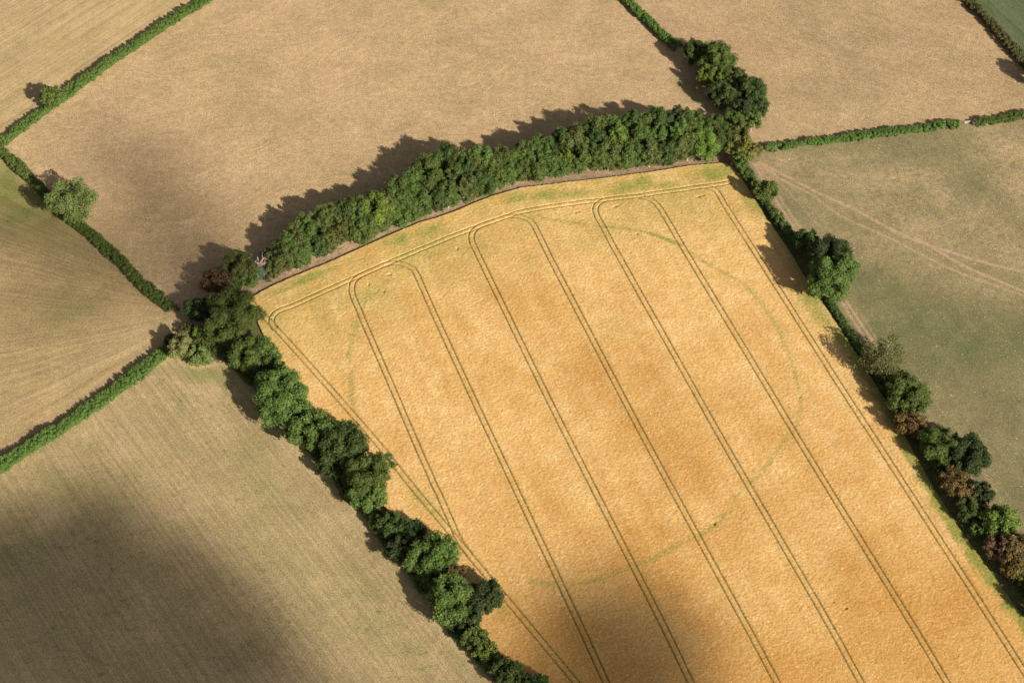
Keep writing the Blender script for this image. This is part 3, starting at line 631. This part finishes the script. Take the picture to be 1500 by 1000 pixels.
def tree(px, py, r, kind, label, name='hedgerow_tree', cat='tree', group=None, asp=1.0, h=None, nl=None, leaf=0.54, dens=0.85, lr=0.24, clear=1.4, sparse=False, bark=None, ground=None, rz=None, core=0.74, flat=.86):
    """crown centred on bearing (px,py), r pixels wide each way; stands on the ground"""
    global COUNT; COUNT += 1
    g = np.random.default_rng(1000+COUNT)
    s = SCL(py); Rm = r*GROW/s; RZ = rz or Rm*flat
    H = h or (2*RZ+clear); zc = H-RZ
    c = ground if ground is not None else P(px, py, zc)
    root = empty(name, (c[0], c[1], 0)); tag(root, label, cat, group)
    nl = nl or int(np.clip(14+Rm*4.2, 14, 56))
    cen, rad = lobes(Rm, Rm*asp, RZ, zc, nl, g, lr)
    cen[:, :2] += g.normal(size=2)*.1*Rm
    # outer small tufts break the outline
    k2 = nl; ii = g.integers(0, len(cen), k2); dd = g.normal(size=(k2, 3)); dd[:, 2] = np.abs(dd[:, 2])*.8; dd /= np.linalg.norm(dd, axis=1)[:, None]
    cen = np.vstack([cen, cen[ii]+dd*rad[ii][:, None]*.75]); rad = np.concatenate([rad, rad[ii]*(.35+.3*g.random(k2))])
    low = cen[:, 2]-rad < 0.1; cen[low, 2] = rad[low]+0.1
    if sparse: V, F, t = foliage(cen, rad, dens*.5, leaf, g, 0, 1, -.9, 0.3)
    else: V, F, t = foliage(cen, rad, dens, leaf, g, core)
    trunk_mesh(H, Rm, zc, cen, g, 0.10+Rm*.045, 6 if not sparse else 12, bark, root, 1 if sparse else 0)
    me = np_mesh('crown', V, F, False, fattr=t); link('crown', me, LM[kind], root)
    return root
def shrub(px, py, r, kind, label, name='shrub', cat='shrub', group=None, flat=.7, **kw):
    return tree(px, py, r, kind, label, name, cat, group, clear=0.2, flat=flat, leaf=.4, **kw)

def hedge(pts, width, height, kind, label, name='hedge', cat='hedge', leaf=0.34, dens=0.6, ragged=0.26, group=None, mix2=None):
    global COUNT; COUNT += 1
    g = np.random.default_rng(3000+COUNT)
    ln = smooth_poly(PL(pts, height*.55), 3)
    seg = np.diff(ln, axis=0); L = np.hypot(*seg.T); cum = np.concatenate([[0], np.cumsum(L)]); tot = cum[-1]
    n = int(tot*width/0.95); s = g.random(n)*tot
    i = np.clip(np.searchsorted(cum, s)-1, 0, len(L)-1); f = (s-cum[i])/L[i]
    base = ln[i]+seg[i]*f[:, None]; nr = np.stack([-seg[i, 1], seg[i, 0]], 1)/L[i][:, None]
    wv = width*(1+ragged*(vnoise(s, s*0, 9, COUNT)-.5)*1.6); hv = height*(1+ragged*(vnoise(s, s*0, 7, COUNT+9)-.5)*1.6)
    rad = 0.62+0.35*g.random(n)
    o = (g.random(n)-.5)*np.maximum(wv-2*rad*.8, .3)
    ctr = np.column_stack([base+nr*o[:, None], np.zeros(n)])
    z = hv-rad; lowm = g.random(n) < .38; z = np.where(lowm, rad*.8+g.random(n)*np.maximum(hv-2*rad, .2), z)
    o2 = np.sign(g.random(n)-.5)*np.maximum(wv/2-rad*.8, .1); ctr[lowm, :2] = (base+nr*o2[:, None])[lowm]
    ctr[:, 2] = z
    org = ln[len(ln)//2].copy(); ctr[:, :2] -= org
    V, F, t = foliage(ctr, rad, dens, leaf, g, 0.8, 1, -.4, 0)
    # dense inside: a rounded ridge along the line
    mb = MB()
    for a in range(len(ln)-1):
        pa, pb = ln[a]-org, ln[a+1]-org; d = pb-pa; l_ = np.hypot(*d)
        if a < 2 or a > len(ln)-4: continue
        mb.box(((pa[0]+pb[0])/2, (pa[1]+pb[1])/2, height*.36+a % 2*.02), (l_+.6, max(width-2.4, .6)+a % 2*.03, height*.62), d)
    bv = np.concatenate(mb.v); bf = np.array(mb.f4)+len(V)
    V = np.vstack([V, bv]); F = [np.vstack([F[0], bf])]+F[1:]; nleaf = len(F[0])-len(bf)
    t = np.concatenate([t[:nleaf], np.full(len(bf), .05), t[nleaf:]])
    me = np_mesh(name, V, F, False, fattr=t)
    o_ = link(name, me, LM[kind], None, (org[0], org[1], 0)); return tag(o_, label, cat, group)

# hedges
hedge(HA, 4.9, 2.9, 'hedge', 'clipped green hedge from the left edge to the top edge, one small tree in it')
hedge(HB, 4.9, 2.3, 'hedge', 'clipped green hedge from the left edge down to the dark gateway, pale tree in it')
hedge(HC, 5.6, 3.0, 'hedge', 'broad green hedge rising from the left edge below to the pale yellowish tree')
hedge(HG, 4.8, 3.0, 'hedge', 'green hedge coming from the top edge down to the clump of large dark trees')
hedge(HH, 4.1, 2.6, 'hedge', 'narrow green hedge between two pastures, left of the small field gate')
hedge(HH2, 4.3, 2.6, 'hedge', 'short green hedge right of the small field gate, running off the right edge')
hedge(HI, 4.6, 2.8, 'hedgebrown', 'olive brown flecked hedge crossing the top right corner beside the dark green field', ragged=.5)
hedge(HJ1, 4.4, 2.8, 'hedgedark', 'dark hedge at the upper right edge of the golden crop, below the yellowish green trees', ragged=.5)
hedge(HJ2, 4.0, 2.6, 'hedgedark', 'short dark hedge beside twin wheel ruts, below the round bright tree', ragged=.4)
hedge(HJ3, 5.0, 3.0, 'hedgedark', 'low dark hedge under mixed green and russet trees, right of the crop', ragged=.6)
hedge(HD, 6.0, 3.2, 'hedgedark', 'low dark undergrowth hedge beneath the row of big trees left of the golden crop', ragged=.6)

G_D = 'big trees in the row left of the crop'
D_TREES = [
 (293, 453, 19, 'dark', 'dark green tree at the upper left end of the tree row, beside the gateway', {}),
 (340, 463, 36, 'oak', 'largest broad green tree, where the windbreak meets the tree row', dict(asp=1.1)),
 (297, 486, 12, 'fresh', 'small fresh green tree at the lower left foot of the largest corner tree', {}),
 (350, 507, 16, 'beltolive', 'small olive green tree between the largest corner tree and the next round tree', {}),
 (374, 517, 28, 'oak', 'round green tree just below the largest corner tree', {}),
 (397, 535, 17, 'dark', 'small dark tree on the crop side, above the wide feathery tree', {}),
 (416, 580, 37, 'mid', 'wide green tree with feathery leaves, below the small dark tree', dict(asp=1.15)),
 (460, 631, 30, 'mid', 'mid green tree touching the darker spiky tree on its right', {}),
 (506, 650, 33, 'deep', 'dark spiky crowned tree reaching over the crop', {}),
 (480, 686, 15, 'dark', 'small shaded tree under the left side of the dark spiky tree', {}),
 (542, 700, 32, 'oak', 'broad green tree with a notch on its crop side, above the lime bush', {}),
 (540, 734, 24, 'mid', 'round green tree directly above the lime bush', {}),
 (577, 769, 20, 'deep', 'dark green tree just below and right of the lime bush', {}),
 (607, 778, 18, 'dark', 'dark tree squeezed behind the round tree with dead twigs', {}),
 (588, 802, 20, 'dark', 'dark grey green tree left of the round tree with dead twigs', {}),
 (641, 813, 32, 'oak', 'round green tree with pale dead twigs showing in its crown', dict(asp=.9)),
 (625, 840, 14, 'mid', 'small green tree under the left side of the round tree with dead twigs', {}),
 (603, 830, 9, 'mid', 'very small green tree on the stubble side, left of the round tree with dead twigs', {}),
 (664, 842, 14, 'russet', 'small brown leaved tree peeping out between two green crowns', {}),
 (661, 877, 31, 'mid', 'tall mid green tree left of the dark blue green tree', dict(asp=1.1)),
 (706, 873, 24, 'dark', 'dark blue green tree standing out over the crop', {}),
 (694, 900, 16, 'dark', 'dark tree below the dark blue green tree, next to the crop', {}),
 (671, 914, 14, 'dark', 'dark tree at the foot of the tall mid green tree', {}),
 (693, 933, 17, 'mid', 'green tree between the dark trees and the yellowish bush at the bottom', {}),
 (712, 957, 15, 'fresh', 'yellowish green small tree near the bottom edge', {}),
 (743, 988, 21, 'deep', 'green tree cut by the bottom edge, left of a darker one', {}),
 (785, 1000, 18, 'dark', 'dark tree at the bottom edge, last of the tree row', {}),
 (815, 1030, 20, 'dark', 'dark tree just below the bottom edge, only its top showing', {})]
for px, py, r, k, lb, kw in D_TREES: tree(px, py, r*1.12, k, lb, group=G_D, flat=.62, **kw)
shrub(549, 762, 12, 'lime', 'bright lime green bush in the tree row left of the crop')
# thicket at the left junction
tree(266, 507, 20, 'willow', 'pale yellowish grey tree standing where the broad hedge ends', 'willow_tree', 'tree', flat=.8)
tree(289, 523, 16, 'pale', 'small pale green tree at the lower right of the yellowish grey tree', flat=.8)
shrub(301, 528, 9, 'mid', 'low green shrub at the right foot of the pale trees')
shrub(273, 482, 11, 'beltolive', 'low olive shrub above the yellowish grey tree, beside the gateway')
shrub(250, 497, 10, 'deep', 'dark shrub between the broad hedge end and the yellowish grey tree')
shrub(295, 503, 12, 'beltolive', 'flat olive shrub right of the yellowish grey tree')
shrub(311, 517, 9, 'deep', 'dark low shrub between the pale trees and the big tree row')
# lone trees in hedges
tree(73, 140, 17, 'oak', 'small round green tree growing in the hedge near the upper left', flat=.85)
tree(104, 294, 36, 'pale', 'broad pale green airy tree in the hedge on the left', flat=.68, dens=.8, core=.55, lr=.26, nl=34, leaf=.5)
tree(0, 203, 6, 'lime', 'small lime green bush where two hedges meet at the left edge', 'shrub', 'shrub', flat=.8)
tree(1521, 108, 17, 'oak', 'green tree standing just beyond the right edge, only its shadow reaching in', flat=.9)
# junction thicket at the left end of the windbreak
tree(318, 412, 22, 'russet', 'russet brown leaved small tree above the largest corner tree', flat=.7, core=.6)
tree(350, 390, 25, 'beltolive', 'dark olive tree left of the grey green tree with bare branches', flat=.75)
tree(362, 404, 17, 'mid', 'green small tree directly below the dark olive tree', flat=.75)
tree(395, 377, 14, 'bluish', 'grey green tree right of the bare dead branches', flat=.8)
tree(378, 400, 13, 'bluish', 'dull grey green tree just below the bare dead branches', flat=.8)
tree(411, 382, 20, 'beltolive', 'brownish olive tree between the grey green tree and the windbreak', flat=.8)
shrub(400, 400, 13, 'hedgebrown', 'yellowish brown low shrub at the foot of the grey green tree')
shrub(345, 414, 13, 'mid', 'low green shrub at the corner by the start of the earth track')
shrub(371, 413, 9, 'fresh', 'fresh green shrub beside the pale start of the earth track')
def dead_tree(px, py):
    g = np.random.default_rng(77); c = P(px, py, 7.5); root = empty('dead_tree', (c[0], c[1], 0))
    tag(root, 'bare pinkish dead tree standing amid the grey green trees', 'dead tree')
    mb = MB(); mb.tube([(0, 0, -.2), (.1, 0, 3), (0, .1, 6.8)], [.4, .33, .26], 8); mb.build('trunk', M_dead, root)
    for k in range(9):
        a = k*2.4; s0 = np.array([0, .05, 4.8+.22*k]); e = s0+np.array([math.cos(a)*2.3, math.sin(a)*2.3, 1.3+g.random()*1.8])
        m = (s0+e)/2+np.array([0, 0, -.1]); b = MB(); b.tube([s0, m, e], [.24, .18, .08], 6)
        for q in range(3): b.tube([m, m+(e-m)*.5+g.normal(size=3)*.25, e+g.normal(size=3)*.7], [.13, .1, .05], 5)
        b.build('branch', M_dead, root)
dead_tree(379, 383)
# clump at the upper right
G_F = 'trees of the upper right clump'
for px, py, r, k, lb, kw in [
 (1013, 77, 19, 'deep', 'dark green tree at the upper left of the clump, touching the hedge', {}),
 (1037, 80, 20, 'mid', 'green tree at the top of the clump', {}),
 (1056, 93, 26, 'oak', 'large sunlit green tree on the upper right of the clump', {}),
 (1040, 110, 18, 'fresh', 'yellowish green crown in the middle of the clump, facing the camera', {}),
 (1073, 116, 18, 'deep', 'dark crown just below the large sunlit tree', {}),
 (1057, 140, 20, 'deep', 'dark tree on the shaded left side of the clump', {}),
 (1099, 132, 22, 'deep', 'big round dark tree at the right of the clump', {}),
 (1110, 155, 18, 'deep', 'dark tree at the right end of the clump, above the pale trodden ground', {}),
 (1086, 160, 19, 'dark', 'darkest tree low in the clump', {}),
 (1066, 178, 15, 'mid', 'small green tree between the clump and the windbreak', {}),
 (1101, 178, 14, 'mid', 'green tree with a pale leaning stem beside the pale trodden ground', dict(bark=M_pale)),
 (1079, 193, 17, 'beltolive', 'olive green tree at the foot of the clump', {}),
 (1082, 215, 18, 'yellow', 'yellow green tree at the corner of four fields', {}),
 (1100, 219, 13, 'yellow', 'smaller yellow green tree overhanging the start of the wheel tracks', {}),
 (1085, 238, 12, 'mid', 'small green tree at the top corner of the golden crop', {})]:
    tree(px, py, r, k, lb, group=G_F, **kw)
# right hand row
G_J = 'trees in the hedge right of the crop'
for px, py, r, k, lb, kw in [
 (1116, 280, 17, 'mid', 'small spreading green tree in the hedge just below the start of the wheel tracks', dict(flat=.7)),
 (1181, 354, 18, 'deep', 'grey green round tree, topmost of the three standing together', {}),
 (1214, 378, 30, 'dark', 'big very dark tree in the middle of the three standing together', dict(rz=6.2)),
 (1222, 407, 31, 'mid', 'round bright green tree, lowest of the three standing together', {}),
 (1292, 522, 30, 'olive', 'pale olive thin leaved tree covering the end of the wheel ruts', dict(sparse=True, flat=.75, dens=.9, bark=M_pale)),
 (1308, 563, 17, 'deep', 'dark green tree between the thin leaved tree and the sunlit one', {}),
 (1332, 580, 30, 'mid', 'broad sunlit green tree below the thin leaved tree', dict(flat=.75)),
 (1341, 624, 22, 'brown', 'brown leaved tree below the broad sunlit green tree', dict(core=.6, flat=.75)),
 (1376, 655, 27, 'oak', 'mottled green tree left of the big dark round tree', dict(flat=.8)),
 (1419, 665, 28, 'dark', 'big dark glossy round tree at the right of the hedge row', {}),
 (1380, 690, 14, 'deep', 'small dark tree under the mottled green tree', {}),
 (1403, 712, 22, 'brown', 'golden brown leaved tree below the big dark round tree', dict(core=.6, flat=.75)),
 (1438, 716, 17, 'dark', 'smaller dark tree just below the big dark round tree', {}),
 (1426, 733, 14, 'hedgebrown', 'brownish tree fading into shade below the golden brown one', dict(flat=.7)),
 (1418, 748, 18, 'deep', 'dark tree added for the shadow left of the vivid green tree', dict(flat=.7)),  # added tree, its dark leaves fill a spot of plain shadow
 (1458, 765, 25, 'fresh', 'vivid green round tree near the right edge', {}),
 (1433, 772, 12, 'mid', 'small green tree at the left foot of the vivid green tree', {}),
 (1463, 800, 19, 'pinkish', 'pinkish brown tree just below the vivid green tree', dict(core=.6, flat=.75)),
 (1487, 800, 22, 'russet', 'reddish brown tree at the right edge', dict(core=.6, flat=.75)),
 (1484, 830, 19, 'brown', 'brown tree below the reddish trees at the right edge', dict(core=.6, flat=.75)),
 (1502, 842, 18, 'yellow', 'yellowish tree cut by the right edge, lowest of the row', dict(flat=.75)),
 (1525, 880, 24, 'deep', 'green tree just beyond the right edge, below the yellowish one', {})]:
    if py > 540: kw['flat'] = .62; kw['clear'] = .7
    tree(px, py, r*1.1, k, lb, group=G_J, **kw)

# ------------------------------------------------------------------ the windbreak: two rows of trees
DEP = [(423, 6), (460, 10.5), (510, 10.5), (560, 7), (610, 11), (657, 14.5), (700, 14.5), (733, 8), (790, 7.5), (819, 11), (884, 13), (960, 13), (1013, 13), (1060, 5)]
HTS = [(420, 13), (465, 15), (510, 15), (560, 13.5), (610, 15), (657, 17), (700, 17), (733, 13.5), (790, 13.5), (819, 15.5), (884, 16.5), (960, 16.5), (1013, 16.5), (1060, 14)]
hx, hy = zip(*HTS); dx_, dy_ = zip(*DEP)
ORD = ['first', 'second', 'third', 'fourth', 'fifth', 'sixth', 'seventh', 'eighth', 'ninth', 'tenth', 'eleventh', 'twelfth', 'thirteenth', 'fourteenth', 'fifteenth', 'sixteenth', 'seventeenth', 'eighteenth', 'nineteenth', 'twentieth']
ORD += ['twenty-'+o for o in ORD[:9]]+['thirtieth']+['thirty-'+o for o in ORD[:9]]+['fortieth']+['forty-'+o for o in ORD[:9]]
def ordinal(i, n):
    return ('leftmost' if i == 0 else 'rightmost' if i == n-1 else ORD[i]+' from the left' if i < n/2 else (ORD[n-1-i]+' from the right'))
def row(off, spacing, rx, names, label, specials, hf, group, clear):
    ln = smooth_poly(PL(E_BASE[2:]), 4); seg = np.diff(ln, axis=0); L = np.hypot(*seg.T); cum = np.concatenate([[0], np.cumsum(L)])
    n = int(cum[-1]/spacing); gg = np.random.default_rng(int(off*10)+3); items = []
    for i in range(n):
        s = min(max((i+.5)*spacing+gg.normal()*spacing*.14, 0), cum[-1]-.01); k = min(np.searchsorted(cum, s)-1, len(L)-1); k = max(k, 0)
        b = ln[k]+seg[k]*(s-cum[k])/L[k]; nr = np.array([-seg[k, 1], seg[k, 0]])/L[k]
        v = np.array([b[0], b[1], 0])-CAMP; bx = 750+FPX*v[0]/(v @ FW)
        c = b+nr*(0.3+(np.interp(bx, dx_, dy_)-1.0)*off+gg.normal()*.5)
        # bearing of the stem (for heights along the row)
        v = np.array([c[0], c[1], 0])-CAMP; zc = v @ FW; px = 750+FPX*v[0]/zc; py = 500-FPX*(v @ UPV)/zc
        items.append((px, py, c))
    for i, (px, py, c) in enumerate(items):
        H = np.interp(px, hx, hy)*hf*(1+gg.normal()*.045); kind = names[gg.integers(len(names))]; r = rx*(1+gg.normal()*.1); adj = {'belt': 'mid green', 'deep': 'dark green', 'beltolive': 'olive green', 'mid': 'green', 'oak': 'green', 'fresh': 'light green'}
        lab = label; kw = {}
        for sx, sk, rr_, sl_ in specials:
            if abs(px-sx) < spacing*SCL(py)*.5: kind = sk; r = rr_; lab = sl_; H *= 1.12
        text = (lab if lab != label else (adj[kind]+' '+label+', '+ordinal(i, n)))
        tree(px, py, r*SCL(py), kind, text, 'windbreak_tree', 'tree', group, h=H, rz=(H-clear)/2, ground=c, leaf=.56, dens=.9, lr=.31, nl=32, bark=M_pale if off < .4 and i % 3 == 0 else M_bark)
tree(549, 308, 26, 'bright', 'broad light green tree, brightest in the left part of the windbreak', 'windbreak_tree', 'tree', 'front row of the windbreak', h=15.0, rz=7.0, ground=P(549, 337))
tree(829, 229, 11, 'lime', 'narrow light yellowish green tree midway along the windbreak', 'windbreak_tree', 'tree', 'front row of the windbreak', h=14.0, rz=6.6, ground=P(829, 256))
row(0.0, 5.4, 4.1, ['belt', 'belt', 'beltolive', 'deep', 'mid', 'belt'], 'tree in the front row of the long windbreak', [(1019, 'fresh', 5.2, 'large light green tree near the right end of the windbreak')], .80, 'front row of the windbreak', .5)
row(0.5, 5.8, 4.3, ['belt', 'belt', 'beltolive', 'deep', 'mid', 'belt'], 'tree in the middle row of the long windbreak', [(898, 'fresh', 4.0, 'light green tree right of the middle of the windbreak')], .93, 'middle row of the windbreak', 2.0)
row(1.0, 5.4, 4.3, ['belt', 'belt', 'beltolive', 'deep', 'belt', 'mid'], 'tree in the back row of the long windbreak', [], 1.0, 'back row of the windbreak', 2.5)

# ------------------------------------------------------------------ gates and trough
M_galv = plain_mat('galvanised_steel', (0.40, 0.38, 0.35), (0.6, 0.57, 0.52), 8, .5, .1)
M_wood = plain_mat('weathered_wood', (0.33, 0.28, 0.23), (0.5, 0.45, 0.39), 6)
def gate(a, b, label):
    pa, pb = P(*a), P(*b); d = pb-pa; L = np.hypot(*d); u = d/L
    root = empty('field_gate', (pa[0], pa[1], 0)); tag(root, label, 'gate')
    for q in (0, L):
        m = MB(); m.box((u[0]*q, u[1]*q, .7), (.2, .2, 1.6), u); m.build('post', M_wood, root)
    for k in range(5):
        z = .3+k*.24; m = MB(); m.tube([(u[0]*.15, u[1]*.15, z), (u[0]*(L-.15), u[1]*(L-.15), z)], [.035, .035], 6); m.build('bar', M_galv, root)
    m = MB(); m.tube([(u[0]*.2, u[1]*.2, .3), (u[0]*(L-.2), u[1]*(L-.2), 1.25)], [.03, .03], 6); m.build('brace', M_galv, root)
gate((1413, 181.5), (1427, 179.5), 'pale metal field gate in the gap between two hedges at the right')
gate((269.5, 456), (278, 470), 'grey field gate in the dark gateway at the left junction')
t = P(1094, 206); root = empty('water_trough', (t[0], t[1], 0)); tag(root, 'small pale blue grey trough half hidden under the yellow green trees', 'trough')
m = MB()
for dx, dy, sx, sy in ((0, -.42, 1.7, .06), (0, .42, 1.7, .06), (-.82, 0, .06, .78), (.82, 0, .06, .78)): m.box((dx, dy, .33), (sx, sy, .62))
m.box((0, 0, .06), (1.56, .76, .08)); m.build('tank', plain_mat('painted_tank', (0.42, 0.5, 0.58), (0.55, 0.62, 0.68), 5, .5), root)
m = MB(); m.box((0, 0, .5), (1.57, .77, .02)); m.build('water_surface', plain_mat('trough_water', (0.03, .04, .05), (.04, .05, .06), 2, .08), root)
